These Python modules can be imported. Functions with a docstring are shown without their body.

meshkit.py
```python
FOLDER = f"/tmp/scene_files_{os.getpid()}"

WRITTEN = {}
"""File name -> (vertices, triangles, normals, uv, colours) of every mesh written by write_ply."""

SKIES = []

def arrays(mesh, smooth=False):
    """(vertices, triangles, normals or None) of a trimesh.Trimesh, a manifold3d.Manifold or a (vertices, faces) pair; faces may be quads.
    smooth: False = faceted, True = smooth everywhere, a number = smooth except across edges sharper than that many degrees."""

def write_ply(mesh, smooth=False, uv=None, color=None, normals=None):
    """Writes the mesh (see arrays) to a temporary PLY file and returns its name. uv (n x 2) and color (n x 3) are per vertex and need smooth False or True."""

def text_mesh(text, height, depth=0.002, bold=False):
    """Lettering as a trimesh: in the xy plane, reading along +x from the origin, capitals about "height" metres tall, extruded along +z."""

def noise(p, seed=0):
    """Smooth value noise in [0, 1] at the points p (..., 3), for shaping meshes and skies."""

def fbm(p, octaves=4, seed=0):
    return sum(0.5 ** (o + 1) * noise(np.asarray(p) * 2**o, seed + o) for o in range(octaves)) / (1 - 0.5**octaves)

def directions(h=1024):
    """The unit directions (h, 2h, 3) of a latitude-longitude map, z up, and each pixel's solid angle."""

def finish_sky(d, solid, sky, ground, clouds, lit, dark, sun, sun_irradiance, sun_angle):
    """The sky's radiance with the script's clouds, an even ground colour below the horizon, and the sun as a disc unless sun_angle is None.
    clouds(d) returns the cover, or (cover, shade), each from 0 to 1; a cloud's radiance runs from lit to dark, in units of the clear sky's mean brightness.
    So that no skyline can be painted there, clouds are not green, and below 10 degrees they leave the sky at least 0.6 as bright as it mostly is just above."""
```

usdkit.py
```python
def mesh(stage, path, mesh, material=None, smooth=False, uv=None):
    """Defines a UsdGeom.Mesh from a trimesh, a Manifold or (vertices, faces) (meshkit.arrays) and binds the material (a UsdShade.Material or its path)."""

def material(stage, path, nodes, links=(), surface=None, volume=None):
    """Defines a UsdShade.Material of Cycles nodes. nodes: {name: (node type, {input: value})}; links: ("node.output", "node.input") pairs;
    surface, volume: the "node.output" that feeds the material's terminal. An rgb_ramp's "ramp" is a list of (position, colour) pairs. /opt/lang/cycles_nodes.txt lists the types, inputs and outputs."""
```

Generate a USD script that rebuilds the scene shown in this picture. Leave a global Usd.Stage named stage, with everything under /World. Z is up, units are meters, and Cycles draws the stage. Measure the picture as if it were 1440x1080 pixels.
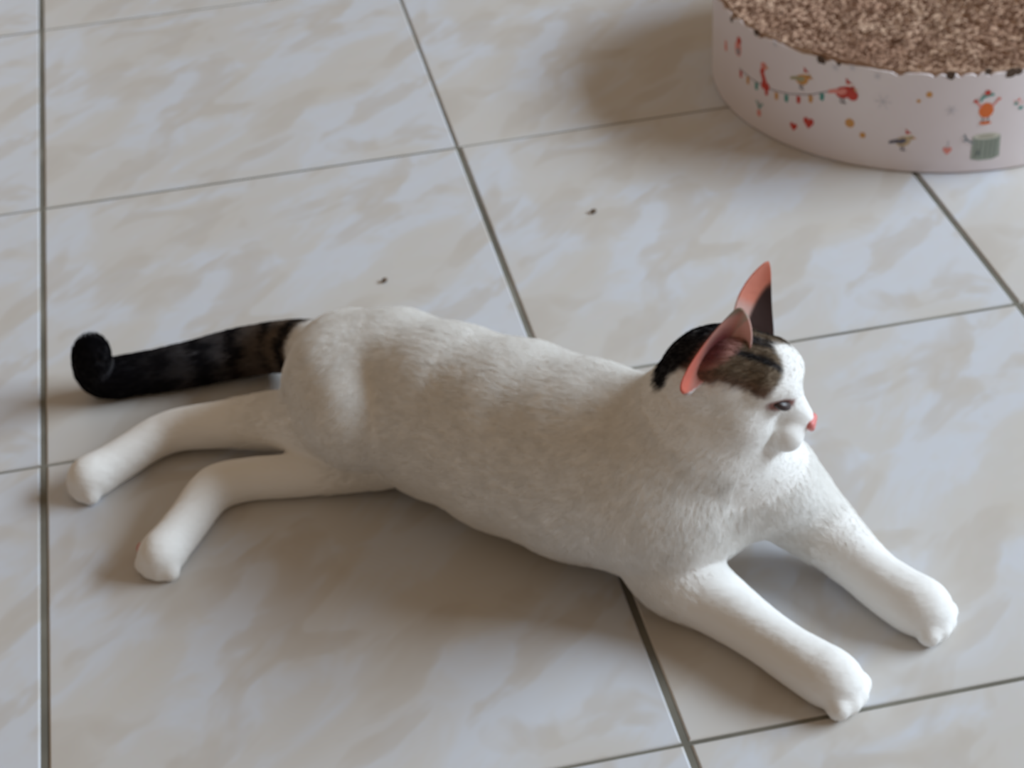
import math
import numpy as np
import trimesh
import manifold3d as m3
import shapely
from shapely.geometry import Polygon, Point, LineString
from shapely import affinity
import usdkit, meshkit
from pxr import Usd, UsdGeom, UsdLux, UsdShade, Gf, Sdf, Vt

stage = Usd.Stage.CreateInMemory()
UsdGeom.SetStageUpAxis(stage, UsdGeom.Tokens.z)
UsdGeom.SetStageMetersPerUnit(stage, 1.0)
stage.SetDefaultPrim(UsdGeom.Xform.Define(stage, '/World').GetPrim())
UsdGeom.Scope.Define(stage, '/World/Looks')
rng = np.random.default_rng(7)

# ------------------------------------------------------------------ camera, light, exposure
T = 0.33                                   # side of a floor tile
CAM = np.array([0.432220445, -4.94911870, 2.20406946]) * T
PITCH, YAW, ROLL, FPX = 0.63355010, 0.166302151, -0.0657057617, 2612.56
EXPOSURE = -1.2
FSTOP, FOCUS = 27.0, 0.60
WINDOW_POWER, WINDOW_COLOR = 52.0, (0.745, 0.88, 1.0)
DOOR_POWER, DOOR_COLOR = 1.5, (0.86, 0.93, 1.0)
ROOM_POWER, ROOM_COLOR = 0.185, (1.0, 0.75, 0.52)

_F = np.array([math.sin(YAW) * math.cos(PITCH), math.cos(YAW) * math.cos(PITCH), -math.sin(PITCH)])
_R0 = np.array([math.cos(YAW), -math.sin(YAW), 0.0])
_U0 = np.cross(_R0, _F)
RIGHT = math.cos(ROLL) * _R0 + math.sin(ROLL) * _U0
UP = -math.sin(ROLL) * _R0 + math.cos(ROLL) * _U0
FWD = _F

cam = UsdGeom.Camera.Define(stage, '/World/camera')
cam.CreateHorizontalApertureAttr(36.0)
cam.CreateVerticalApertureAttr(27.0)
cam.CreateFocalLengthAttr(FPX / 1440.0 * 36.0)
cam.CreateClippingRangeAttr(Gf.Vec2f(0.05, 100.0))
cam.CreateFStopAttr(FSTOP)
cam.CreateFocusDistanceAttr(FOCUS)
cam.CreateExposureAttr(EXPOSURE)
M = np.eye(4)
M[:3, 0], M[:3, 1], M[:3, 2], M[:3, 3] = RIGHT, UP, -FWD, CAM
cam.AddTransformOp().Set(Gf.Matrix4d(*M.T.ravel().tolist()))

def aim(prim, pos, target):
    pos, target = np.array(pos, float), np.array(target, float)
    z = pos - target; z /= np.linalg.norm(z)
    x = np.cross([0, 0, 1.0], z); x /= np.linalg.norm(x)
    y = np.cross(z, x)
    A = np.eye(4); A[:3, 0], A[:3, 1], A[:3, 2], A[:3, 3] = x, y, z, pos
    UsdGeom.Xformable(prim).AddTransformOp().Set(Gf.Matrix4d(*A.T.ravel().tolist()))

# daylight: a wide window in the wall to the right
win = UsdLux.RectLight.Define(stage, '/World/window_daylight')
win.CreateWidthAttr(3.0); win.CreateHeightAttr(1.1)
win.CreateIntensityAttr(WINDOW_POWER); win.CreateColorAttr(Gf.Vec3f(*WINDOW_COLOR))
aim(win, (3.90, -1.00, 2.10), (0.4, -0.65, 0.1))
# an open doorway at the far end of the room
door = UsdLux.RectLight.Define(stage, '/World/doorway_daylight')
door.CreateWidthAttr(1.5); door.CreateHeightAttr(2.0)
door.CreateIntensityAttr(DOOR_POWER); door.CreateColorAttr(Gf.Vec3f(*DOOR_COLOR))
aim(door, (-0.9, 3.0, 1.2), (0.0, 0.0, 1.0))
# the rest of the room: even, warm, weak light from walls and ceiling
dome = UsdLux.DomeLight.Define(stage, '/World/room_light')
dome.CreateIntensityAttr(ROOM_POWER); dome.CreateColorAttr(Gf.Vec3f(*ROOM_COLOR))

def at(u, v, z=0.0):
    """The point at height z seen at pixel (u, v) of the 1440 x 1080 photograph."""
    d = FWD + RIGHT * (u - 720) / FPX - UP * (v - 540) / FPX
    return CAM + d * ((z - CAM[2]) / d[2])

def scale_at(P):
    return FPX / float((np.asarray(P) - CAM) @ FWD)      # pixels per metre

# ------------------------------------------------------------------ helpers
_used = {}
def numbered(path):
    n = _used.get(path, 0); _used[path] = n + 1
    return path if n == 0 else f'{path}_{n:03d}'

def obj(name, mesh, mat, parent='/World', smooth=30, color=None, thin=None):
    path = numbered(f'{parent}/{name}')
    m = usdkit.mesh(stage, path, mesh, mat, smooth=smooth)
    if color is not None:
        c = np.asarray(color, np.float32)
        UsdGeom.PrimvarsAPI(m).CreatePrimvar('Cd', Sdf.ValueTypeNames.Color3fArray, 'vertex').Set(Vt.Vec3fArray.FromNumpy(c))
    if thin is not None:
        UsdGeom.PrimvarsAPI(m).CreatePrimvar('thin', Sdf.ValueTypeNames.FloatArray, 'vertex').Set(Vt.FloatArray.FromNumpy(np.asarray(thin, np.float32)))
    return path

def xform(name, loc=(0, 0, 0), parent='/World'):
    path = numbered(f'{parent}/{name}')
    UsdGeom.Xform.Define(stage, path).AddTranslateOp().Set(Gf.Vec3d(*map(float, loc)))
    return path

def tag(path, **keys):
    p = stage.GetPrimAtPath(path)
    for k, v in keys.items():
        p.SetCustomDataByKey(k, v)
    return path

def mat(name, nodes, links=(), surface='p.BSDF'):
    return usdkit.material(stage, f'/World/Looks/{name}', nodes, links, surface=surface)

def lin(r, g, b):
    return tuple(((x / 255 + .055) / 1.055) ** 2.4 if x > 10 else x / 255 / 12.92 for x in (r, g, b))

# ------------------------------------------------------------------ materials
tile_mat = mat('glazed_marble_tile', {          # every tile carries the same printed marble
    'tc': ('texture_coordinate', {}),
    'rot': ('vector_rotate', {'rotate_type': 'z_axis', 'angle': math.radians(-42)}),
    'mp': ('mapping', {'location': (3.13, 1.77, 0.4), 'scale': (0.52, 1.0, 1.0)}),
    'big': ('noise_texture', {'scale': 18.0, 'detail': 4.0, 'roughness': 0.52, 'distortion': 0.5}),
    'vein': ('noise_texture', {'scale': 23.0, 'detail': 3.0, 'roughness': 0.5, 'distortion': 0.5}),
    'fine': ('noise_texture', {'scale': 70.0, 'detail': 3.0, 'roughness': 0.5}),
    'r1': ('rgb_ramp', {'ramp': [(0.0, (0, 0, 0)), (0.42, (0.0, 0.0, 0.0)), (0.51, (0.62, 0.62, 0.62)), (0.62, (0.8, 0.8, 0.8)), (0.75, (1, 1, 1)), (1.0, (1, 1, 1))]}),
    'r2': ('rgb_ramp', {'ramp': [(0.0, (0, 0, 0)), (0.52, (0, 0, 0)), (0.59, (0.55, 0.55, 0.55)), (0.68, (0.75, 0.75, 0.75)), (0.8, (0.3, 0.3, 0.3)), (1, (0, 0, 0))]}),
    'r3': ('rgb_ramp', {'ramp': [(0.4, (0.0, 0.0, 0.0)), (0.65, (0.22, 0.22, 0.22))]}),
    'c1': ('mix_color', {'a': lin(208, 212, 220), 'b': lin(204, 199, 192)}),
    'c2': ('mix_color', {'b': lin(194, 187, 179)}),
    'c3': ('mix_color', {'b': lin(208, 204, 200)}),
    'p': ('principled_bsdf', {'roughness': 0.30, 'specular_ior_level': 0.5}),
}, [('tc.object', 'rot.vector'), ('rot.vector', 'mp.vector'),
    ('mp.vector', 'big.vector'), ('mp.vector', 'vein.vector'), ('mp.vector', 'fine.vector'), ('big.fac', 'r1.fac'), ('vein.fac', 'r2.fac'), ('fine.fac', 'r3.fac'),
    ('r1.color', 'c1.fac'), ('c1.result', 'c2.a'), ('r2.color', 'c2.fac'), ('c2.result', 'c3.a'), ('r3.color', 'c3.fac'), ('c3.result', 'p.base_color')])

grout_mat = mat('grout', {
    'tc': ('texture_coordinate', {}),
    'n': ('noise_texture', {'scale': 14.0, 'detail': 4.0}),
    'r': ('rgb_ramp', {'ramp': [(0.3, lin(96, 93, 84)), (0.55, lin(120, 117, 107)), (0.75, lin(146, 143, 134))]}),
    'p': ('principled_bsdf', {'roughness': 0.9}),
}, [('tc.object', 'n.vector'), ('n.fac', 'r.fac'), ('r.color', 'p.base_color')])

fur_mat = mat('cat_fur', {
    'a': ('attribute', {'attribute': 'Cd'}),
    'tc': ('texture_coordinate', {}),
    'mp': ('mapping', {'rotation': (0, 0, 0.8), 'scale': (0.35, 1.0, 1.0)}),
    'n': ('noise_texture', {'scale': 260.0, 'detail': 3.0}),
    'n2': ('noise_texture', {'scale': 45.0, 'detail': 4.0}),
    'b': ('bump', {'strength': 0.35, 'distance': 0.0015}),
    'b2': ('bump', {'strength': 0.4, 'distance': 0.003}),
    'p': ('principled_bsdf', {'roughness': 0.85, 'specular_ior_level': 0.15, 'sheen_weight': 0.15, 'sheen_roughness': 0.5,
                              'subsurface_weight': 0.0}),
    'th': ('attribute', {'attribute': 'thin'}),
    'tm': ('math', {'math_type': 'multiply', 'value2': 0.45}),
    'tr': ('translucent_bsdf', {}),
    'mx': ('mix_closure', {}),
}, [('th.fac', 'tm.value1'), ('tm.value', 'mx.fac'), ('a.color', 'tr.color'), ('p.BSDF', 'mx.closure1'), ('tr.BSDF', 'mx.closure2'),
    ('a.color', 'p.base_color'), ('tc.object', 'mp.vector'), ('mp.vector', 'n.vector'), ('n.fac', 'b.height'),
    ('mp.vector', 'n2.vector'), ('n2.fac', 'b2.height'), ('b2.normal', 'b.normal'), ('b.normal', 'p.normal')], surface='mx.closure')

hair_mat = mat('cat_hair', {
    'a': ('attribute', {'attribute': 'Cd'}),
    'p': ('principled_bsdf', {'roughness': 0.9, 'specular_ior_level': 0.05}),
    'tr': ('translucent_bsdf', {}),
    'mx': ('mix_closure', {'fac': 0.45}),
}, [('a.color', 'p.base_color'), ('a.color', 'tr.color'), ('p.BSDF', 'mx.closure1'), ('tr.BSDF', 'mx.closure2')], surface='mx.closure')

def plain(name, col, rough=0.5, **kw):
    return mat(name, {'p': ('principled_bsdf', {'base_color': col, 'roughness': rough, **kw})})

eye_mat = plain('eye_dark', lin(48, 32, 30), 0.4)
nose_mat = plain('nose_skin', lin(214, 122, 118), 0.45)
pad_mat = plain('toe_pad_skin', lin(206, 140, 132), 0.6)
claw_mat = plain('claw', lin(225, 205, 195), 0.4)
print_mat = mat('printed_ink', {'a': ('attribute', {'attribute': 'Cd'}), 'p': ('principled_bsdf', {'roughness': 0.6})}, [('a.color', 'p.base_color')])
band_mat = mat('printed_paper', {
    'tc': ('texture_coordinate', {}), 'n': ('noise_texture', {'scale': 6.0, 'detail': 3.0}),
    'r': ('rgb_ramp', {'ramp': [(0.3, lin(226, 214, 216)), (0.7, lin(234, 226, 226))]}),
    'p': ('principled_bsdf', {'roughness': 0.5}),
}, [('tc.object', 'n.vector'), ('n.fac', 'r.fac'), ('r.color', 'p.base_color')])
card_mat = mat('shredded_cardboard', {
    'tc': ('texture_coordinate', {}),
    'n': ('noise_texture', {'scale': 190.0, 'detail': 4.0, 'roughness': 0.7}),
    'n2': ('noise_texture', {'scale': 16.0, 'detail': 3.0}),
    'r': ('rgb_ramp', {'ramp': [(0.30, lin(142, 112, 92)), (0.47, lin(184, 154, 132)), (0.62, lin(204, 176, 154)), (0.8, lin(222, 200, 180))]}),
    'm': ('mix_color', {'b': lin(156, 118, 98), 'blend_type': 'mix'}),
    'r2': ('rgb_ramp', {'ramp': [(0.4, (0, 0, 0)), (0.65, (0.6, 0.6, 0.6))]}),
    'p': ('principled_bsdf', {'roughness': 0.95, 'specular_ior_level': 0.1}),
}, [('tc.object', 'n.vector'), ('tc.object', 'n2.vector'), ('n.fac', 'r.fac'), ('r.color', 'm.a'), ('n2.fac', 'r2.fac'), ('r2.color', 'm.fac'), ('m.result', 'p.base_color')])
shred_mat = mat('cardboard_flakes', {
    'oi': ('geometry', {}),
    'r': ('rgb_ramp', {'ramp': [(0.0, lin(140, 110, 92)), (0.25, lin(182, 152, 130)), (0.7, lin(206, 178, 156)), (1.0, lin(234, 212, 194))]}),
    'p': ('principled_bsdf', {'roughness': 0.95, 'specular_ior_level': 0.1}),
}, [('oi.random_per_island', 'r.fac'), ('r.color', 'p.base_color')])
nick_mat = plain('torn_edge', lin(84, 66, 54), 0.95)
crumb_mat = plain('litter_crumb', lin(112, 96, 82), 0.9)

# ------------------------------------------------------------------ floor: every tile a part
floor = xform('floor')
tag(floor, kind='structure')
JA, JB = 0.0040, 0.0019                     # joints along y (wide) and along x (narrow)
def tile_mesh(x0, x1, y0, y1, top=0.0, ch=0.0014, th=0.009):
    zt = top
    v = []
    for (d, z) in ((0, zt - th), (0, zt - ch), (ch * 0.45, zt - ch * 0.3), (ch, zt)):
        v += [(x0 + d, y0 + d, z), (x1 - d, y0 + d, z), (x1 - d, y1 - d, z), (x0 + d, y1 - d, z)]
    f = []
    for k in range(3):
        for i in range(4):
            a, b = k * 4 + i, k * 4 + (i + 1) % 4
            f += [(a, b, b + 4), (a, b + 4, a + 4)]
    f += [(12, 13, 14), (12, 14, 15)]
    return np.array(v, float), np.array(f)
grout = trimesh.creation.box(extents=(15 * T, 15 * T, 0.012))
grout.apply_translation((2.5 * T, -0.5 * T, -0.0012 - 0.006))
obj('grout', grout, grout_mat, floor, smooth=False)
for j in range(-8, 7):
    for i in range(-5, 10):
        w0 = JA / 2 + rng.normal(0, 0.0003); w1 = JA / 2 + rng.normal(0, 0.0003)
        h0 = JB / 2 + rng.normal(0, 0.0002); h1 = JB / 2 + rng.normal(0, 0.0002)
        x0, x1, y0, y1 = i * T + w0, (i + 1) * T - w1, j * T + h0, (j + 1) * T - h1
        if (i, j) == (1, -1): x0 += -0.0012     # this tile sits a little proud into the joint, which thins above the crossing
        if (i, j) == (0, -1): x1 += 0.0006
        c = np.array([(x0 + x1) / 2, (y0 + y1) / 2, 0])
        v, f = tile_mesh(x0 - c[0], x1 - c[0], y0 - c[1], y1 - c[1], top=0.0)
        v[:, 2] += rng.normal(0, 0.00012) - 0.0002
        path = numbered(f'{floor}/tile')
        mm = usdkit.mesh(stage, path, (v, f), tile_mat, smooth=False)
        mm.AddTranslateOp().Set(Gf.Vec3d(*map(float, c)))

# ------------------------------------------------------------------ cardboard scratcher with printed band
SC, SR, SH = np.array([0.72986015, -0.31464943, 0.0]), 0.17555, 0.0842
scr = xform('cat_scratcher', SC)
tag(scr, label='round white scratcher with printed birds around its side and a shredded brown cardboard top', category='cat scratcher')
NA = 360
def band_mesh(r=SR, t=0.0022, h=SH, lean=0.0009):
    ang = np.arange(NA) / NA * 2 * np.pi
    edge = h - 0.0016 * meshkit.noise(np.stack([ang * 24, ang * 0, ang * 0], -1), 3) - 0.0022 * (meshkit.noise(np.stack([ang * 40, ang * 0 + 5, ang * 0], -1), 9) > 0.72)
    prof = [(r - 0.0018, 0.0), (r - 0.0006, 0.0008), (r, 0.0025), (r, h * 0.5), (r, 1.0), (r - t * 0.5, 1.003), (r - t, 1.0), (r - t, h * 0.5), (r - t, 0.0)]
    V = []
    for (rr, z) in prof:
        zz = np.full(NA, z) if z < 0.5 else edge + (0.0006 if z > 1.001 else 0)
        V.append(np.stack([rr * np.cos(ang), rr * np.sin(ang), zz], -1))
    V = np.array(V); K = len(prof)
    F = []
    for k in range(K):
        k2 = (k + 1) % K
        i = np.arange(NA); i2 = (i + 1) % NA
        a, b, c, d = k * NA + i, k * NA + i2, k2 * NA + i2, k2 * NA + i
        F += [np.stack([a, b, c], -1), np.stack([a, c, d], -1)]
    return V.reshape(-1, 3), np.concatenate(F)
band = obj('printed_band', band_mesh(), band_mat, scr, smooth=35)
# worn cardboard core: a shallow dish with a rough surface
nr, na = 90, 420
rr_ = (np.linspace(0, 1, nr)) * (SR - 0.0023)
aa_ = np.arange(na) / na * 2 * np.pi
RR, AA = np.meshgrid(rr_, aa_, indexing='ij')
PX, PY = RR * np.cos(AA), RR * np.sin(AA)
q = np.stack([PX, PY, PX * 0], -1)
dish = 0.002 - 0.016 * (1 - (RR / SR) ** 2)
rough = 0.0040 * (meshkit.fbm(q * 240, 3, 4) - 0.5) + 0.006 * (meshkit.fbm(q * 38, 3, 8) - 0.5)
PZ = SH + dish + rough
core_v = np.stack([PX, PY, PZ], -1).reshape(-1, 3)
F = []
for k in range(nr - 1):
    i = np.arange(na); i2 = (i + 1) % na
    a, b, c, d = k * na + i, k * na + i2, (k + 1) * na + i2, (k + 1) * na + i
    F += [np.stack([a, d, c], -1), np.stack([a, c, b], -1)]
n0 = len(core_v)
low = core_v[-na:].copy(); low[:, 2] = 0.002
core_v = np.vstack([core_v, low, [[0, 0, 0.002]]])
i = np.arange(na); i2 = (i + 1) % na; base = (nr - 1) * na
F += [np.stack([base + i, n0 + i, n0 + i2], -1), np.stack([base + i, n0 + i2, base + i2], -1), np.stack([n0 + i2, n0 + i, np.full(na, n0 + na)], -1)]
obj('cardboard_core', (core_v, np.concatenate(F)), card_mat, scr, smooth=True)
# loose torn flakes all over the top
def flakes(n):
    V, Fc = [], []
    for k in range(n):
        r = (SR - 0.004) * math.sqrt(rng.random()); a = rng.random() * 2 * np.pi
        c = np.array([r * math.cos(a), r * math.sin(a)])
        ri, ai = r / (SR - 0.0023) * (nr - 1), int(a / (2 * np.pi) * na) % na
        z = PZ[min(int(ri), nr - 1), ai]
        l, w, t = rng.uniform(0.0018, 0.0055), rng.uniform(0.0008, 0.002), rng.uniform(0.0003, 0.0007)
        b = np.array([[-l, -w * .6, 0], [l * .7, -w, t], [l, w * .5, 0], [-l * .6, w, t], [0, 0, -t * 3]]) / 2
        A = trimesh.transformations.euler_matrix(rng.normal(0, .6), rng.normal(0, .5), rng.random() * 6.28)[:3, :3]
        v = b @ A.T + [c[0], c[1], z + 0.0006]
        m = 5 * k
        V.append(v); Fc.append(np.array([[0, 1, 2], [0, 2, 3], [0, 4, 1], [1, 4, 2], [2, 4, 3], [3, 4, 0]]) + m)
    return np.vstack(V), np.vstack(Fc)
tag(obj('torn_flakes', flakes(14000), shred_mat, scr, smooth=False), kind='stuff')

# printed motifs: thin ink films on the curved band
def on_band(px, py):
    """Angle and height on the band of a photograph pixel."""
    d = FWD + RIGHT * (px - 720) / FPX - UP * (py - 540) / FPX
    o = CAM - SC
    A = d[0] ** 2 + d[1] ** 2; B = 2 * (o[0] * d[0] + o[1] * d[1]); C = o[0] ** 2 + o[1] ** 2 - SR ** 2
    disc = max(B * B - 4 * A * C, 0.0)
    t = (-B - math.sqrt(disc)) / (2 * A)
    P = o + d * t
    return math.atan2(P[1], P[0]) * SR, P[2]
def film(shapes):
    """shapes: (polygon in (arc, height) metres, colour) later ones lie on top."""
    V, F, C, n = [], [], [], 0
    for k, (poly, col) in enumerate(shapes):
        for g in getattr(poly, 'geoms', [poly]):
            if g.is_empty or g.area < 1e-8: continue
            m = trimesh.creation.extrude_polygon(g.simplify(0.00005), 0.0001, engine='earcut')
            m = m.subdivide_to_size(0.006) if hasattr(m, 'subdivide_to_size') else m
            v = np.array(m.vertices)
            rr = SR + 0.00012 + 0.00006 * k + v[:, 2]
            th = v[:, 0] / SR
            V.append(np.stack([rr * np.cos(th), rr * np.sin(th), v[:, 1]], -1)); F.append(np.array(m.faces) + n); n += len(v)
            C.append(np.tile(np.array(col, np.float32), (len(v), 1)))
    return np.vstack(V), np.vstack(F), np.vstack(C)
def motif(name, px, py, shapes, label=None, rot=0.0, s=1.0):
    x, z = on_band(px, py)
    out = []
    for poly, col in shapes:
        p = affinity.rotate(poly, rot, origin=(0, 0)); p = affinity.scale(p, 0.001 * s, 0.001 * s, origin=(0, 0))
        out.append((affinity.translate(p, x, z), col))
    v, f, c = film(out)
    path = obj(name, (v, f), print_mat, band, smooth=False, color=c)
    if label: tag(path, label=label)
def ell(x, y, a, b, rot=0): return affinity.translate(affinity.rotate(affinity.scale(Point(0, 0).buffer(1, 12), a, b), rot), x, y)
def line(pts, w): return LineString(pts).buffer(w / 2, cap_style=1)
RED, ORA, GOLD, TEAL, GREY, PINK, BEI, DARK, LGREY = lin(196, 62, 48), lin(222, 112, 48), lin(206, 150, 84), lin(70, 146, 136), lin(96, 92, 104), lin(226, 140, 128), lin(196, 172, 136), lin(70, 58, 60), lin(150, 152, 158)
OLIVE = lin(166, 158, 124)
heart = Polygon([(0, -3.2), (3.2, 0.6), (2.9, 2.4), (1.5, 3.0), (0, 1.8), (-1.5, 3.0), (-2.9, 2.4), (-3.2, 0.6)]).buffer(0.35)
def bird(body, wing, hat, flip=1, beak=GOLD):
    s = [(ell(0, 0, 4.6, 3.4, 20 * flip), body), (ell(3.6 * flip, 3.4, 2.6, 2.4), body), (Polygon([(-3 * flip, -1), (-9 * flip, -2.4), (-8.6 * flip, -0.4), (-3.2 * flip, 1.6)]), wing),
         (ell(-0.8 * flip, 0.3, 3.0, 1.7, 25 * flip), wing), (Polygon([(1.6 * flip, 5.0), (5.2 * flip, 5.6), (1.0 * flip, 9.0)]), hat), (ell(3.5 * flip, 5.2, 2.5, 0.7, 8 * flip), lin(240, 232, 226)),
         (Polygon([(6 * flip, 3.6), (8.2 * flip, 3.0), (6 * flip, 2.4)]), beak), (ell(4.3 * flip, 3.8, 0.45, 0.45), DARK),
         (line([(0.4, -3.2), (0.6, -5.8), (1.8 * flip, -6.1)], 0.5), DARK), (line([(-1.2, -3.1), (-1.2, -5.8), (0.2 * flip, -6.1)], 0.5), DARK)]
    return s
motif('printed_bird', 1073, 106, [(line([(0.4, -7), (1.5, -3), (-1.0, 2), (0.6, 6)], 3.4), RED), (ell(0.6, 6.5, 2.8, 2.2), PINK), (ell(2.6, -6.0, 3.8, 2.8), RED), (Polygon([(2.6, 7.2), (5.4, 6.2), (2.6, 5.6)]), GOLD), (ell(1.2, 7.0, .5, .5), DARK)], 'printed red bird with a long neck', s=1.3)
motif('printed_bird', 1128, 112, bird(GOLD, OLIVE, RED), 'printed tan bird in a red hat', s=1.25)
motif('printed_bird', 1186, 130, bird(RED, PINK, RED) + [(ell(5.5, -0.5, 3, 3), RED)], 'printed plump red bird', s=1.4)
motif('printed_bird', 1270, 199, bird(BEI, GREY, RED), 'printed beige bird with a grey wing and red cap', s=1.2)
motif('printed_bird', 1038, 68, [(ell(0, 0, 3.2, 4.4), PINK), (ell(1, 5, 2.2, 2.0), RED), (ell(0.4, -1.5, 1.8, 2), LGREY)], 'printed pink bird near the rim', s=1.5)
motif('printed_bird', 1021, 66, [(ell(0, 0, 2.6, 3.6), PINK), (ell(0, 4, 2, 1.6), PINK)])
# bunting
b0 = [(1040, 96), (1060, 113), (1085, 126), (1110, 132), (1140, 133), (1166, 128)]
pts = [on_band(*q) for q in b0]
v, f, c = film([(LineString(pts).buffer(0.0003), GREY)])
obj('printed_string', (v, f), print_mat, band, smooth=False, color=c)
flags = [((1042, 104), RED), ((1052, 113), GOLD), ((1064, 121), TEAL), ((1078, 129), RED), ((1092, 135), GOLD), ((1106, 138), TEAL), ((1123, 140), RED), ((1140, 139), GOLD), ((1156, 136), TEAL)]
for (q, col) in flags:
    motif('printed_flag', *q, [(Polygon([(-1.9, 2.9), (1.9, 2.9), (1.6, -2.6), (0, -3.4), (-1.6, -2.6)]), col)])
motif('printed_heart', 1137, 173, [(heart, RED)], s=1.35)
motif('printed_heart', 1116, 178, [(heart, RED)], s=1.0)
motif('printed_heart', 1332, 212, [(heart, PINK), (line([(0, 2), (0, 9)], 0.4), LGREY)], 'printed pink heart hanging from a tail', s=0.95)
for q, s in (((1195, 173), 1.25), ((1213, 190), 0.8), ((1307, 133), 0.8), ((1292, 142), 0.5)):
    motif('printed_dot', *q, [(ell(0, 0, 3, 3), GOLD)], s=s)
def flake(x):
    return [(shapely.union_all([line([(-x * math.cos(a), -x * math.sin(a)), (x * math.cos(a), x * math.sin(a))], 0.45) for a in (0, 1.047, 2.094)]), lin(196, 194, 202))]
motif('printed_snowflake', 1242, 143, flake(6.5)); motif('printed_snowflake', 1338, 155, flake(4.5)); motif('printed_snowflake', 1175, 95, flake(3.2)); motif('printed_snowflake', 1234, 107, flake(3.0)); motif('printed_snowflake', 1199, 95, flake(3.0)); motif('printed_snowflake', 1090, 62, flake(3.0))
motif('printed_sprig', 1068, 150, [(line([(0, -6), (0, 5)], 0.7), GREY), (line([(0, -1), (-4, 4)], 1.2), TEAL), (line([(0, -1), (4, 4)], 1.2), TEAL), (ell(0, -5.5, 2.4, 3), PINK)])
stump = Polygon([(-10.2, -9.5), (-10.0, 9), (10.0, 9), (10.6, -8.5), (6, -10.6), (-5, -10.8)]).buffer(0.6)
motif('printed_tree_stump', 1386, 206, [(stump, lin(150, 158, 146)), (ell(0, 9, 10.3, 2.6), lin(206, 204, 190)), (ell(0, 9, 6.5, 1.4), lin(176, 172, 156))] + [(line([(x, -9), (x + .3, 6)], 0.5), lin(118, 126, 120)) for x in (-7.5, -4, 0, 3.5, 7)] + [(ell(-5, -5, 1.8, 2.2), lin(118, 126, 120)), (line([(-10, 4), (-15, 7), (-17, 11)], 1.5), lin(140, 146, 150)), (line([(-15, 7), (-17, 6)], 1.2), lin(140, 146, 150))])
motif('printed_bird', 1387, 155, [(ell(0, 0, 5.6, 6.2), ORA), (line([(-4, 3), (-8.5, 8)], 1.5), PINK), (line([(4, 3), (8.5, 8.5)], 1.5), PINK), (ell(-8.6, 8.3, 1.6, 1.3), RED), (ell(8.8, 8.8, 1.6, 1.3), PINK), (line([(-2, -6), (-2, -10)], 0.7), DARK), (line([(2, -6), (2, -10)], 0.7), DARK), (ell(0, -10.4, 4.6, 1.3), ORA),
      (line([(-4, 11), (0, 12.5), (4, 13)], 1.9), TEAL), (line([(-4, 10), (-5, 8.2)], 1.5), TEAL), (ell(-0.3, 14.8, 2.3, 2.0), RED)], 'printed round orange bird dancing on the stump')
motif('printed_sprig', 1432, 150, [(line([(-4, 6), (0, 2), (4, 4)], 0.5), PINK), (ell(-2, 3, 1.4, 1.2), TEAL), (ell(2, -1, 1.8, 1.4), TEAL), (ell(0, 6, 1.2, 1.2), PINK)])
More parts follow.
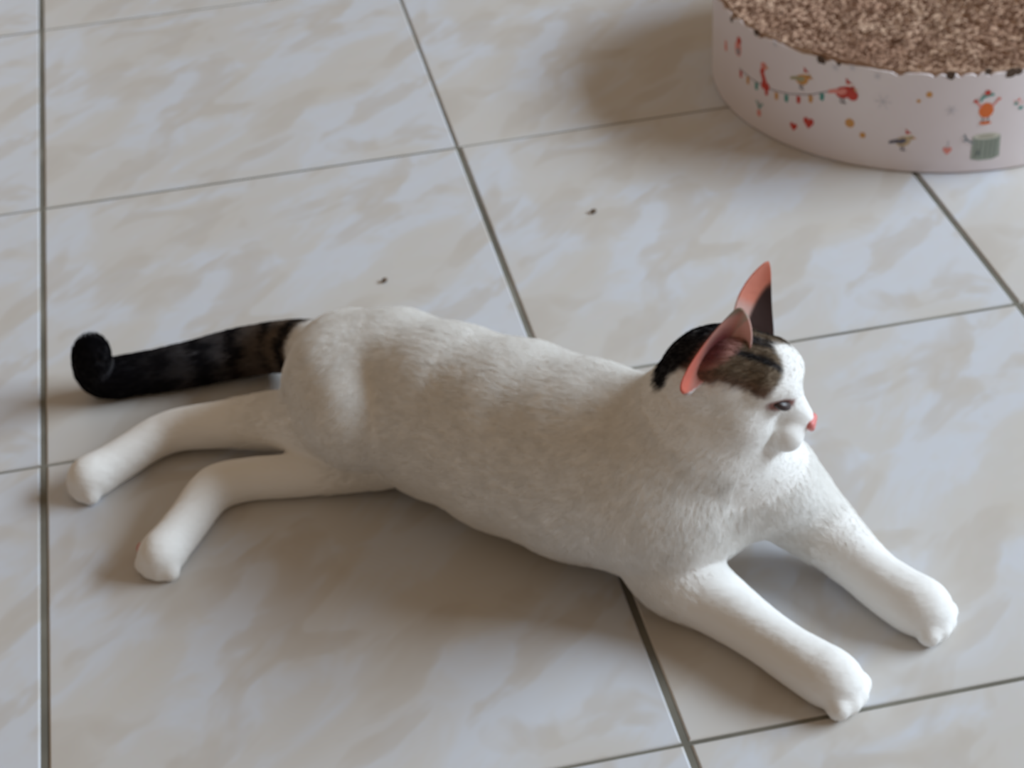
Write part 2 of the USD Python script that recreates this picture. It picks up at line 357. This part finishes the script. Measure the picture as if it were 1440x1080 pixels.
# chewed nicks in the band's upper edge, where the core shows dark
for (px, py, s) in [(1029, 27, 1.3), (1064, 46, 1.6), (1156, 84, 2.0), (1338, 106, 1.9), (1390, 101, 1.5), (1422, 103, 2.6), (1180, 90, 0.8), (1432, 100, 1.8)]:
    x, z = on_band(px, py)
    a = np.linspace(0, 2 * np.pi, 9)[:-1]
    g = Polygon([(x + 0.0021 * s * math.cos(t) * rng.uniform(.6, 1.2), z + 0.0019 * s * math.sin(t) * rng.uniform(.6, 1.3)) for t in a])
    v, f, c = film([(g, lin(70, 56, 46))])
    obj('bite_mark', (v, f), nick_mat, band, smooth=False)

# ------------------------------------------------------------------ the cat
VX = 0.0017
class Field:
    def __init__(s, lo, hi):
        s.lo, s.n = np.array(lo), np.ceil((np.array(hi) - lo) / VX).astype(int)
        s.d = np.full(s.n, 0.03, np.float32)
    def box(s, lo, hi):
        a = np.clip(np.floor((lo - s.lo) / VX).astype(int), 0, s.n); b = np.clip(np.ceil((hi - s.lo) / VX).astype(int) + 1, 0, s.n)
        sl = tuple(slice(x, y) for x, y in zip(a, b))
        ax = [s.lo[k] + VX * np.arange(a[k], b[k]) for k in range(3)]
        return sl, np.stack(np.meshgrid(*ax, indexing='ij'), -1).astype(np.float32)
    def put(s, fn, lo, hi, k, sub=False):
        sl, P = s.box(np.asarray(lo) - 0.028, np.asarray(hi) + 0.028)
        d = fn(P).astype(np.float32); D = s.d[sl]
        if sub:
            d = -d; h = np.clip(0.5 + 0.5 * (d - D) / k, 0, 1); s.d[sl] = D + (d - D) * h + k * h * (1 - h)
        else:
            h = np.clip(0.5 + 0.5 * (D - d) / k, 0, 1); s.d[sl] = D + (d - D) * h - k * h * (1 - h)
    def cone(s, a, b, ra, rb, k=0.01, sub=False):
        a, b = np.asarray(a, float), np.asarray(b, float); ab = b - a; L2 = max(ab @ ab, 1e-12)
        def fn(P):
            t = np.clip(((P - a) @ ab) / L2, 0, 1)[..., None]
            return np.linalg.norm(P - (a + t * ab), axis=-1) - (ra + (rb - ra) * t[..., 0])
        s.put(fn, np.minimum(a - ra, b - rb), np.maximum(a + ra, b + rb), k, sub)
    def chain(s, pts, k=0.01):
        for (a, ra), (b, rb) in zip(pts[:-1], pts[1:]): s.cone(a, b, ra, rb, k)
    def ball(s, a, r, k=0.01, sub=False): s.cone(a, a, r, r, k, sub)
    def ellipsoid(s, c, axes, radii, k=0.01, sub=False):
        c, A, r = np.asarray(c, float), np.asarray(axes, float), np.asarray(radii, float)
        def fn(P):
            q = (P - c) @ A.T
            k0 = np.linalg.norm(q / r, axis=-1); k1 = np.linalg.norm(q / (r * r), axis=-1)
            return np.where(k1 > 1e-9, k0 * (k0 - 1) / np.maximum(k1, 1e-9), -r.min())
        s.put(fn, c - r.max(), c + r.max(), k, sub)

def surface_nets(D, lo):
    S = D < 0
    c = np.zeros(np.array(D.shape) - 1, bool); allin = np.ones_like(c)
    cs = [D[x:D.shape[0] - 1 + x, y:D.shape[1] - 1 + y, z:D.shape[2] - 1 + z] for x, y, z in np.ndindex(2, 2, 2)]
    neg = sum((x < 0).astype(np.int8) for x in cs)
    act = (neg > 0) & (neg < 8)
    idx = np.full(act.shape, -1, np.int64); I = np.argwhere(act); idx[act] = np.arange(len(I))
    vals = np.stack([x[act] for x in cs], -1)
    offs = np.array(list(np.ndindex(2, 2, 2)), float)
    acc, cnt = np.zeros((len(I), 3)), np.zeros(len(I))
    for a in range(8):
        for b in range(a + 1, 8):
            if np.abs(offs[a] - offs[b]).sum() != 1: continue
            va, vb = vals[:, a], vals[:, b]; m = (va < 0) != (vb < 0)
            t = np.where(m, va / np.where(m, va - vb, 1), 0)
            acc[m] += (offs[a] + (offs[b] - offs[a]) * t[:, None])[m]; cnt[m] += 1
    V = lo + VX * (I + acc / cnt[:, None])
    F = []
    for ax in range(3):
        u, w = (ax + 1) % 3, (ax + 2) % 3
        sl0 = [slice(None)] * 3; sl1 = [slice(None)] * 3
        sl0[ax] = slice(0, -1); sl1[ax] = slice(1, None)
        ch = S[tuple(sl0)] != S[tuple(sl1)]
        E = np.argwhere(ch); E = E[(E[:, u] > 0) & (E[:, w] > 0) & (E[:, u] < D.shape[u] - 1) & (E[:, w] < D.shape[w] - 1)]
        eu, ew = np.eye(3, dtype=int)[u], np.eye(3, dtype=int)[w]
        q = [idx[tuple((E - x).T)] for x in (0 * eu, eu, eu + ew, ew)]
        Q = np.stack(q, -1); flip = S[tuple(E.T)]
        Q[~flip] = Q[~flip][:, ::-1]
        F += [Q[:, [0, 1, 2]], Q[:, [0, 2, 3]]]
    return V, np.concatenate(F)

fld = Field((-0.05, -1.10, -0.012), (0.58, -0.50, 0.245))
def smooth_chain(pts, n=5):
    """The chain resampled along a smooth curve, so that limbs and tail bend without knuckles."""
    from scipy.interpolate import PchipInterpolator
    X = np.array([[*p, r] for p, r in pts]); s_ = np.r_[0, np.cumsum(np.linalg.norm(np.diff(X[:, :3], axis=0), axis=1))]
    t = np.interp(np.linspace(0, len(pts) - 1, (len(pts) - 1) * n + 1), np.arange(len(pts)), s_)
    Y = PchipInterpolator(s_, X)(t)
    r = Y[:, 3].copy()
    for _ in range(3): r[1:-1] = .25 * r[:-2] + .5 * r[1:-1] + .25 * r[2:]; Y[1:-1, :3] = .25 * Y[:-2, :3] + .5 * Y[1:-1, :3] + .25 * Y[2:, :3]
    return [(y[:3], q) for y, q in zip(Y, r)]
def J(u, v, z, r): return (at(u, v, z), r)
# head frame
HEAD = at(1031, 531, 0.142); HS = 0.87
yaw_h, pitch_h, roll_h = math.radians(-30), math.radians(-13), math.radians(0)
hf = np.array([math.cos(yaw_h) * math.cos(pitch_h), math.sin(yaw_h) * math.cos(pitch_h), math.sin(pitch_h)])
hl = np.array([-math.sin(yaw_h), math.cos(yaw_h), 0.0]); hu = np.cross(hf, hl)
hl, hu = hl * math.cos(roll_h) + hu * math.sin(roll_h), hu * math.cos(roll_h) - hl * math.sin(roll_h)
HA = np.stack([hf, hl, hu])
def H(f, l, u): return HEAD + HS * (f * hf + l * hl + u * hu)

# torso, lying on its side behind and upright in front
fld.chain([J(497, 528, 0.044, .0415), J(556, 546, 0.050, .0462), J(632, 580, 0.053, .0510), J(727, 615, 0.056, .0545), J(822, 648, 0.060, .0550), J(925, 680, 0.064, .0530)], 0.012)
fld.chain([J(925, 660, 0.070, .050), J(985, 600, 0.105, .036), (H(-.014, 0, -.006), .026)], 0.016)     # neck
fld.chain([J(940, 690, 0.058, .046), J(1030, 668, 0.062, .036), J(1056, 683, .053, .024)], 0.014)   # chest
fld.cone(at(1010, 600, .11), at(1050, 665, .07), .028, .030, 0.014)                                   # throat
# near fore leg
NF = [J(955, 690, 0.072, .031), J(937, 790, 0.030, .0230), J(1010, 848, 0.018, .0158), J(1105, 916, .0145, .0122), J(1148, 943, .0135, .0124), J(1178, 960, .0122, .0128)]
fld.chain(smooth_chain(NF), 0.007)
# far fore leg
FF = [J(1075, 672, 0.068, .027), J(1108, 702, 0.042, .0220), J(1168, 754, .023, .0160), J(1238, 819, .015, .0127), J(1278, 845, .014, .0128), J(1303, 858, .0125, .0130)]
fld.chain(smooth_chain(FF), 0.007)
# hind legs: thigh, shank, long hind foot
HR = [J(486, 541, 0.057, .0380), J(502, 592, 0.056, .0270), J(440, 592, 0.038, .0205), J(380, 592, .026, .0162), J(300, 598, .018, .0136), J(238, 606, .0148, .0120), J(180, 640, .0125, .0112), J(140, 664, .0115, .0114), J(122, 674, .0112, .0118)]
fld.chain(HR[:4], 0.0095); fld.chain(smooth_chain(HR[2:]), 0.004)
HL = [J(560, 628, 0.030, .0235), J(500, 655, 0.018, .0138), J(410, 669, .0135, .0122), J(345, 674, .0125, .0118), J(306, 683, .0120, .0124), J(270, 726, .0118, .0116), J(238, 766, .0112, .0114), J(224, 782, .0112, .0120)]
fld.chain(smooth_chain(HL), 0.004)
# tail
TL = [J(452, 498, 0.045, .0190), J(400, 487, 0.024, .0158), J(330, 497, .0160, .0148), J(260, 514, .0142, .0136), J(200, 525, .0128, .0125), J(160, 532, .0128, .0120), J(138, 526, .0170, .0116), J(130, 510, .030, .0112), J(129, 493, .042, .0100)]
fld.chain(smooth_chain(TL), 0.003)
# toes
def toes(tip, prev, r, spread, reach, k=0.0025):
    tip, prev = np.asarray(tip), np.asarray(prev)
    d = tip - prev; d[2] = 0; d /= np.linalg.norm(d); s = np.cross([0, 0, 1.0], d)
    out = []
    for q in (-1.5, -0.5, 0.5, 1.5):
        c = tip + s * q * spread + d * (reach - 0.0016 * abs(q) ** 1.5)
        c = np.array([c[0], c[1], r * 0.95])
        fld.cone(tip + s * q * spread * .6 + np.array([0, 0, .0035]), c, r * .9, r, k)
        out.append((c, d))
    return out
tn = toes(NF[-1][0], NF[-2][0], .0068, .0070, .0100, .0018)
tf = toes(FF[-1][0], FF[-2][0], .0068, .0070, .0100, .0018)
tr = toes(HR[-1][0], HR[-3][0], .0060, .0058, .0070, .0018)
tl = toes(HL[-1][0], HL[-3][0], .0060, .0058, .0070, .0018)
# head
fld.ellipsoid(H(-.002, 0, .001), HA, np.array([.0335, .0315, .0300]) * HS, .006)
fld.ball(H(.0175, 0, .0105), .0222 * HS, .008)                               # forehead
for s in (-1, 1):
    fld.ball(H(.012, s * .0165, -.014), .0195 * HS, .008)                  # cheeks
    fld.ball(H(.0415, s * .0085, -.0220), .0108 * HS, .004)                # whisker pads
    fld.cone(H(.021, s * .0175, .0145), H(.030, s * .012, .0125), .0085 * HS, .0080 * HS, .006)    # brow
fld.cone(H(.016, 0, .008), H(.0460, 0, -.0120), .0195 * HS, .0080 * HS, .005)     # bridge of the nose
fld.cone(H(.0, 0, -.018), H(.037, 0, -.0320), .019 * HS, .0085 * HS, .006)       # jaw and chin
for s in (-1, 1):
    fld.ball(H(.0370, s * .0215, .0060), .0050 * HS, .004, sub=True)     # eye sockets
# ears: cupped shells
def ear(base, tip, face, width, thick=0.0011, phi=1.05, skirt=0.012, side=None):
    base, tip, face = np.asarray(base), np.asarray(tip), np.asarray(face, float)
    up = tip - base; L = np.linalg.norm(up); up /= L
    face = face - up * (face @ up); face /= np.linalg.norm(face); side = np.cross(up, face) if side is None else np.asarray(side) / np.linalg.norm(side)
    A = np.stack([side, face, up])
    ns_, nt = 41, 44
    S, Tt = np.meshgrid(np.linspace(-1, 1, ns_), np.linspace(-skirt / L, 1, nt), indexing='ij')
    tc = np.clip(Tt, 0, 1)
    w = width / 2 * np.clip(1 - tc ** 1.55, 0, 1) ** 0.85 + 0.0012 * np.sqrt(np.clip(1 - tc ** 8, 0, 1))
    w = w * np.sqrt(np.clip(1 - .75 * (np.minimum(Tt, 0) * L / skirt) ** 2, 0, 1))
    p = phi * (1 - .45 * tc)
    X = w * np.sin(S * p) / np.sin(p)
    Y = -w * (np.cos(S * p) - np.cos(p)) / np.sin(p) - 0.003 * np.sin(tc * np.pi)
    Z = Tt * L - 0.004 * (1 - tc) * S ** 2
    G = np.stack([X, Y, Z], -1)
    du, dv = np.gradient(G, axis=0), np.gradient(G, axis=1)
    n = np.cross(du, dv); n /= np.maximum(np.linalg.norm(n, axis=-1, keepdims=True), 1e-9)
    tap = (thick * (1 - .5 * np.abs(S) ** 3) * (1 - .4 * tc))[..., None]
    V = np.concatenate([(G + n * tap).reshape(-1, 3), (G - n * tap).reshape(-1, 3)])
    i, j = np.meshgrid(np.arange(ns_ - 1), np.arange(nt - 1), indexing='ij'); a = (i * nt + j).ravel()
    q = np.stack([a, a + nt, a + nt + 1, a + 1], -1); m = ns_ * nt
    F = [q, q[:, ::-1] + m]
    loop = np.r_[np.arange(0, m, nt), (ns_ - 1) * nt + np.arange(1, nt), (np.arange(ns_ - 2, -1, -1)) * nt + nt - 1, np.arange(nt - 2, 0, -1)]
    l2 = np.roll(loop, -1)
    F.append(np.stack([loop, loop + m, l2 + m, l2], -1))
    F = np.concatenate(F); F = np.concatenate([F[:, [0, 1, 2]], F[:, [0, 2, 3]]])
    mesh = trimesh.Trimesh(base + V @ A, F, process=False)
    if mesh.volume < 0: mesh.invert()
    return base, A, L, mesh
def pd(u, v, depth):
    """The point seen at pixel (u, v), depth metres farther along the view than the head's centre."""
    d = FWD + RIGHT * (u - 720) / FPX - UP * (v - 540) / FPX
    return CAM + d * (float((HEAD - CAM) @ FWD) + depth)
EAR_R = ear(pd(1011, 503, -.0285), pd(1037, 433, -.030), -FWD, .0385, phi=1.15, skirt=.012, side=RIGHT * .88 + UP * .40 + FWD * .25)
EAR_L = ear(pd(1062, 452, .014), pd(1081, 367, .016), -FWD * .75 + RIGHT * .62, .030, phi=.75, skirt=.016)

cv, cf = surface_nets(fld.d, fld.lo)
cm = trimesh.Trimesh(cv, cf, process=False)
parts = trimesh.graph.connected_components(cm.face_adjacency, nodes=np.arange(len(cf)))
keep = max(parts, key=len)
cm.update_faces(np.isin(np.arange(len(cf)), keep)); cm.remove_unreferenced_vertices()
raw = np.array(cm.vertices)
trimesh.smoothing.filter_taubin(cm, lamb=0.5, nu=0.52, iterations=6)
cv, cf = np.array(cm.vertices), np.array(cm.faces)
cv = np.where(np.linalg.norm(cv - raw, axis=1, keepdims=True) > .8 * VX, raw, cv)
# soft coat relief, and weight resting on the floor
nn = np.array(trimesh.Trimesh(cv, cf, process=False).vertex_normals)
cv += nn * (0.0007 * (meshkit.fbm(cv * [90, 120, 90], 3, 5) - 0.5))[:, None]
n_body = len(cv)
cv[:, 2] = np.where(cv[:, 2] < 0.004, 0.0004 + 0.9 * np.maximum(cv[:, 2] - 0.0004, 0) * 1.0, cv[:, 2])

for e in (EAR_R, EAR_L):
    cf = np.vstack([cf, np.array(e[3].faces) + len(cv)]); cv = np.vstack([cv, np.array(e[3].vertices)])
earness = (np.arange(len(cv)) >= n_body).astype(np.float32)
# coat colours
WHITE, CREAM, BLACK, TABBY, PINKE, PINKS = lin(240, 239, 237), lin(222, 205, 188), lin(26, 24, 28), lin(112, 98, 82), lin(222, 146, 124), lin(206, 150, 140)
def coat(P, N, E):
    C = np.tile(np.array(WHITE), (len(P), 1))
    def blend(mask, col):
        nonlocal C
        m = np.clip(mask, 0, 1)[:, None]; C = C * (1 - m) + np.asarray(col) * m
    sm = lambda x, a, b: np.clip((x - a) / (b - a), 0, 1)
    nz = meshkit.fbm(P * 160, 3, 2) - 0.5
    nf = meshkit.fbm(P * 420, 2, 12) - 0.5
    # tail
    tp = np.array([t[0] for t in TL]); seg = np.linalg.norm(np.diff(tp, axis=0), axis=1); cum = np.r_[0, np.cumsum(seg)]
    best, tt = np.full(len(P), 9.0), np.zeros(len(P))
    for k in range(len(seg)):
        ab = tp[k + 1] - tp[k]; t = np.clip((P - tp[k]) @ ab / (ab @ ab), 0, 1)
        d = np.linalg.norm(P - tp[k] - t[:, None] * ab, axis=1)
        u = d < best; best[u] = d[u]; tt[u] = (cum[k] + t * seg[k])[u]
    ontail = sm(-best, -.0225, -.0205) * sm(tt + nz * .006, .0155, .0190)
    band = 0.5 + 0.5 * np.sin((tt - .020) / .027 * 2 * np.pi - 0.9 + nz * 3)
    fade = sm(tt, .050, .100)
    tcol = np.array(lin(138, 124, 112)) * (1 - fade)[:, None] + np.array(lin(92, 88, 90)) * fade[:, None]
    dark = .15 + .80 * np.clip(sm(band + nz * 1.5 + nf * .9, .25, .75), 0, 1); dark = np.maximum(dark, sm(tt + nz * .03, .105, .15))
    tcol = tcol * (1 - dark)[:, None] + np.array(BLACK) * dark[:, None]
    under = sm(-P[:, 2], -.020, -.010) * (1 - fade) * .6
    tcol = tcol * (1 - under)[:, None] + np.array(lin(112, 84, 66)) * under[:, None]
    blend(ontail, tcol)
    # head
    q = (P - HEAD) @ HA.T / HS; f, l, u = q.T
    nzh = nz * .006
    onhead = (np.linalg.norm(q, axis=1) < .075)
    half = np.where(l < 0, -l, l)
    # dark cap: from the brow back over the crown and down the nape, white blaze up the nose
    edge = .0275 - 0.9 * np.clip(.012 - half, 0, .012) - 0.3 * np.clip(half - .020, 0, 1)
    cap = sm(u + nzh, .0125 - .12 * (f < 0) * -f, .0155 - .12 * (f < 0) * -f) * sm(-(f + nzh), -edge - .001, -edge + .002) * sm(f + nzh, -.040, -.036) * onhead
    low = sm(-u, -.022, -.013)[:, None]
    blend(cap, np.array(TABBY) * (1 - low) + np.array(lin(124, 100, 90)) * low)
    stripe = sm(nz * .8 + np.sin(half / .0052 * np.pi + 0.4) * .5 + .1, .1, .45) * sm(-half, -.0165, -.014)
    blend(cap * stripe, lin(44, 42, 44))
    nape = sm(-(f + nzh), .004, .009) * sm(u + nzh, -.016, -.011) * sm(-half + nzh, -.021, -.018) * onhead
    blend(nape, BLACK)
    # ears
    for (b, A, L, _m), far in ((EAR_R, 0), (EAR_L, 1)):
        e = (P - b) @ np.linalg.inv(A); z = e[:, 2] / L
        m = E * (np.abs(e[:, 0]) < .03) * (np.abs(e[:, 1]) < .03) * (z < 1.1) * (z > -.5)
        inner = sm((N @ A[1]), -.15, .15)
        x = e[:, 0] * np.sign(A[0] @ RIGHT)                     # positive towards the face
        if not far:
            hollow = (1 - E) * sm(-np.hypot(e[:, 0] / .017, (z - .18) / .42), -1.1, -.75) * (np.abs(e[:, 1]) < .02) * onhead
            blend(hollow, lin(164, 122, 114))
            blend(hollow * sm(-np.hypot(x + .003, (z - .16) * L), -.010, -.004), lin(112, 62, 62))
            blend(m, lin(222, 190, 176))
            blend(m * inner, lin(196, 142, 130))
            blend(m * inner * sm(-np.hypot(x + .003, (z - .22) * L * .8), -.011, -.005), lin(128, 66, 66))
            blend(m * inner * sm(x, .004, .009) * sm(z, .1, .3), lin(186, 172, 160))
            blend(m * sm(-x, .010, .015), lin(222, 128, 108))
            blend(m * sm(z, .80, .92), lin(150, 132, 112))
        else:
            blend(m, PINKE)
            blend(m * sm(-z, -.35, -.2), lin(214, 176, 166))
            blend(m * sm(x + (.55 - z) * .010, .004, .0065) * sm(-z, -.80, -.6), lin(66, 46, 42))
    for s in (-1, 1):
        de = P - H(.0325, s * .0168, .0062)
        ring = np.sqrt((de @ hf / .0098) ** 2 + (de @ hl / .0090) ** 2 + ((de @ hu + .2 * (de @ hf)) / .0052) ** 2)
        blend((1 - E) * sm(-ring, -1.15, -.85), lin(142, 96, 88))
    return np.clip(C, 0, 1)
cc = coat(cv, np.array(trimesh.Trimesh(cv, cf, process=False).vertex_normals), earness)

cat = xform('cat')
tag(cat, label='young white cat with a dark ringed tail, stretched out on the tiled floor', category='cat')
obj('body', (cv, cf), fur_mat, cat, smooth=True, color=cc, thin=earness)
# short coat: fine hairs lying back along the body, legs, head and tail
flow_lines = [[TL[0][0]] + [at(497, 528, .05)], [at(925, 670, .07), at(822, 648, .06), at(727, 615, .056), at(632, 580, .053), at(497, 528, .044)],
              [H(.05, 0, -.015), H(.0, 0, 0), at(985, 600, .105), at(925, 670, .07)], [H(.03, 0, -.03), at(1050, 665, .07), at(1056, 690, .05)]]
flow_lines += [[p[0] for p in c] for c in (NF, FF, HR, HL, TL)]
flow_lines[0] = flow_lines[0][::-1]
def flow(P):
    acc, wt = np.zeros_like(P), np.zeros(len(P))
    for ln in flow_lines:
        for a, b in zip(ln[:-1], ln[1:]):
            ab = b - a; t = np.clip((P - a) @ ab / (ab @ ab), 0, 1)
            d = np.linalg.norm(P - a - t[:, None] * ab, axis=1)
            w = 1 / (d + .004) ** 4
            acc += w[:, None] * ab / np.linalg.norm(ab); wt += w
    return acc / np.maximum(np.linalg.norm(acc, axis=1, keepdims=True), 1e-9)
def fur(n):
    tri = cv[cf]; N3 = np.cross(tri[:, 1] - tri[:, 0], tri[:, 2] - tri[:, 0]); ar = np.linalg.norm(N3, axis=1)
    ok = (tri[:, :, 2].min(1) > .0025) & (earness[cf].max(1) < .5)
    cen = tri.mean(1)
    thin_out = np.ones(len(cf))                     # the coat gets too short to stand out on the lower legs
    for ln in (NF[2:], FF[3:], HR[4:], HL[2:]):
        for (x, _), (y, _) in zip(ln[:-1], ln[1:]):
            t = np.clip((cen - x) @ (y - x) / ((y - x) @ (y - x)), 0, 1)
            thin_out = np.minimum(thin_out, np.clip((np.linalg.norm(cen - x - t[:, None] * (y - x), axis=1) - .022) / .026, 0, 1))
    for (x, _), (y, _) in zip(TL[:-1], TL[1:]):
        t = np.clip((cen - x) @ (y - x) / ((y - x) @ (y - x)), 0, 1)
        thin_out = np.where(np.linalg.norm(cen - x - t[:, None] * (y - x), axis=1) < .021, 1.0, thin_out)
    ok &= np.linalg.norm(cen - H(.052, 0, -.019), axis=1) > .019
    pr = ar * ok * thin_out; fi = rng.choice(len(cf), n, p=pr / pr.sum())
    a, b = rng.random(n), rng.random(n); fl = a + b > 1; a[fl], b[fl] = 1 - a[fl], 1 - b[fl]
    B = np.stack([1 - a - b, a, b], -1)[:, :, None]
    P = (tri[fi] * B).sum(1); vn = np.array(trimesh.Trimesh(cv, cf, process=False).vertex_normals)
    N = (vn[cf[fi]] * B).sum(1); N /= np.linalg.norm(N, axis=1, keepdims=True)
    C = (cc[cf[fi]] * B).sum(1)
    D = flow(P) + .16 * (np.stack([meshkit.noise(P * 60, k) for k in (21, 22, 23)], -1) - .5) + rng.normal(0, .09, (n, 3))
    D -= N * (D * N).sum(1, keepdims=True); D /= np.maximum(np.linalg.norm(D, axis=1, keepdims=True), 1e-9)
    L = np.full(n, .0075)
    for ln, l in ((NF, .0030), (FF, .0030), (HR[4:], .0030), (HL[2:], .0030), (TL, .0075)):
        q = np.array([p[0] for p in ln])
        for x, y in zip(q[:-1], q[1:]):
            t = np.clip((P - x) @ (y - x) / ((y - x) @ (y - x)), 0, 1); d = np.linalg.norm(P - x - t[:, None] * (y - x), axis=1)
            L = np.where(d < .020, np.minimum(L, l), L)
    hd = np.linalg.norm(P - HEAD, axis=1); L = np.where(hd < .048, np.minimum(L, .0036), L)
    ff = (P - HEAD) @ hf / HS; L = np.where((hd < .07) & (ff > .022), .0020, L)
    for s in (-1, 1): L = np.where(np.linalg.norm(P - H(.0350, s * .0190, .0062), axis=1) < .0075, .0008, L)
    L = np.where(np.linalg.norm(P - H(.0530, 0, -.0150), axis=1) < .005, .0005, L)
    L *= rng.uniform(.65, 1.2, n)
    p1 = P + (N * .24 + D * .95) * (L * .45)[:, None]; p2 = P + (N * .28 + D * 1.9) * (L * .48)[:, None]
    for q in (p1, p2): q[:, 2] = np.maximum(q[:, 2], .0005)
    pts = np.stack([P - N * .0004, p1, p2], 1).reshape(-1, 3)
    w = np.tile([.00030, .00024, .00006], n)
    c = np.repeat(C * rng.uniform(1.0, 1.08, (n, 1)), 3, 0)
    cu = UsdGeom.BasisCurves.Define(stage, f'{cat}/fur')
    cu.CreateTypeAttr('linear'); cu.CreateCurveVertexCountsAttr(Vt.IntArray.FromNumpy(np.full(n, 3, np.int32)))
    cu.CreatePointsAttr(Vt.Vec3fArray.FromNumpy(pts.astype(np.float32)))
    cu.CreateWidthsAttr(Vt.FloatArray.FromNumpy(w.astype(np.float32))); cu.SetWidthsInterpolation('vertex')
    UsdGeom.PrimvarsAPI(cu).CreatePrimvar('Cd', Sdf.ValueTypeNames.Color3fArray, 'vertex').Set(Vt.Vec3fArray.FromNumpy(np.clip(c, 0, 1).astype(np.float32)))
    UsdShade.MaterialBindingAPI.Apply(cu.GetPrim()).Bind(hair_mat)
    tag(f'{cat}/fur', kind='stuff')
fur(130000)
# eyes, nose, claws, toe pads, whiskers
for s in (-1, 1):
    e = trimesh.creation.icosphere(3, 1.0); e.apply_scale(np.array([.0068, .0056, .0036]) * HS)
    ca, sa = math.cos(.72), math.sin(.72)
    EA = np.stack([ca * hf - s * sa * hl - .28 * hu, sa * hf + s * ca * hl, hu])
    v = np.array(e.vertices) @ EA + H(.0325, s * .0168, .0062)
    obj('eye', (v, np.array(e.faces)), eye_mat, cat, smooth=True)
ns = m3.Manifold.batch_hull([m3.Manifold.sphere(r * HS, 16).translate(p) for r, p in ((.0030, (0, .0034, .0022)), (.0030, (0, -.0034, .0022)), (.0024, (.0012, 0, -.0020)), (.003, (-.004, 0, 0)))])
v, f, _ = meshkit.arrays(ns)
obj('nose', (v @ HA + H(.0530, 0, -.0150), f), nose_mat, cat, smooth=60)

pad = trimesh.creation.icosphere(2, 1.0); pad.apply_scale([.0035, .0045, .0040])
obj('toe_pad', (np.array(pad.vertices) + at(200, 772, .0085), np.array(pad.faces)), pad_mat, cat, smooth=True)

crumbs = [(835, 297, .0022, 'dark crumb on the pale tile between the scratcher and the cat'), (541, 394, .0021, 'dark crumb on the tile just behind the cat\'s rump')]
for (px, py, r, lab) in crumbs:
    P = at(px, py, r * .6)
    m = trimesh.creation.icosphere(2, r); v = np.array(m.vertices)
    v *= (1 + 0.5 * (meshkit.noise(v * 700 + px) - .5))[:, None]; v[:, 2] *= .7; v[:, 2] -= v[:, 2].min()
    path = obj('litter_crumb', (v + [P[0], P[1], 0], np.array(m.faces)), crumb_mat, smooth=True)
    tag(path, label=lab, category='crumb')
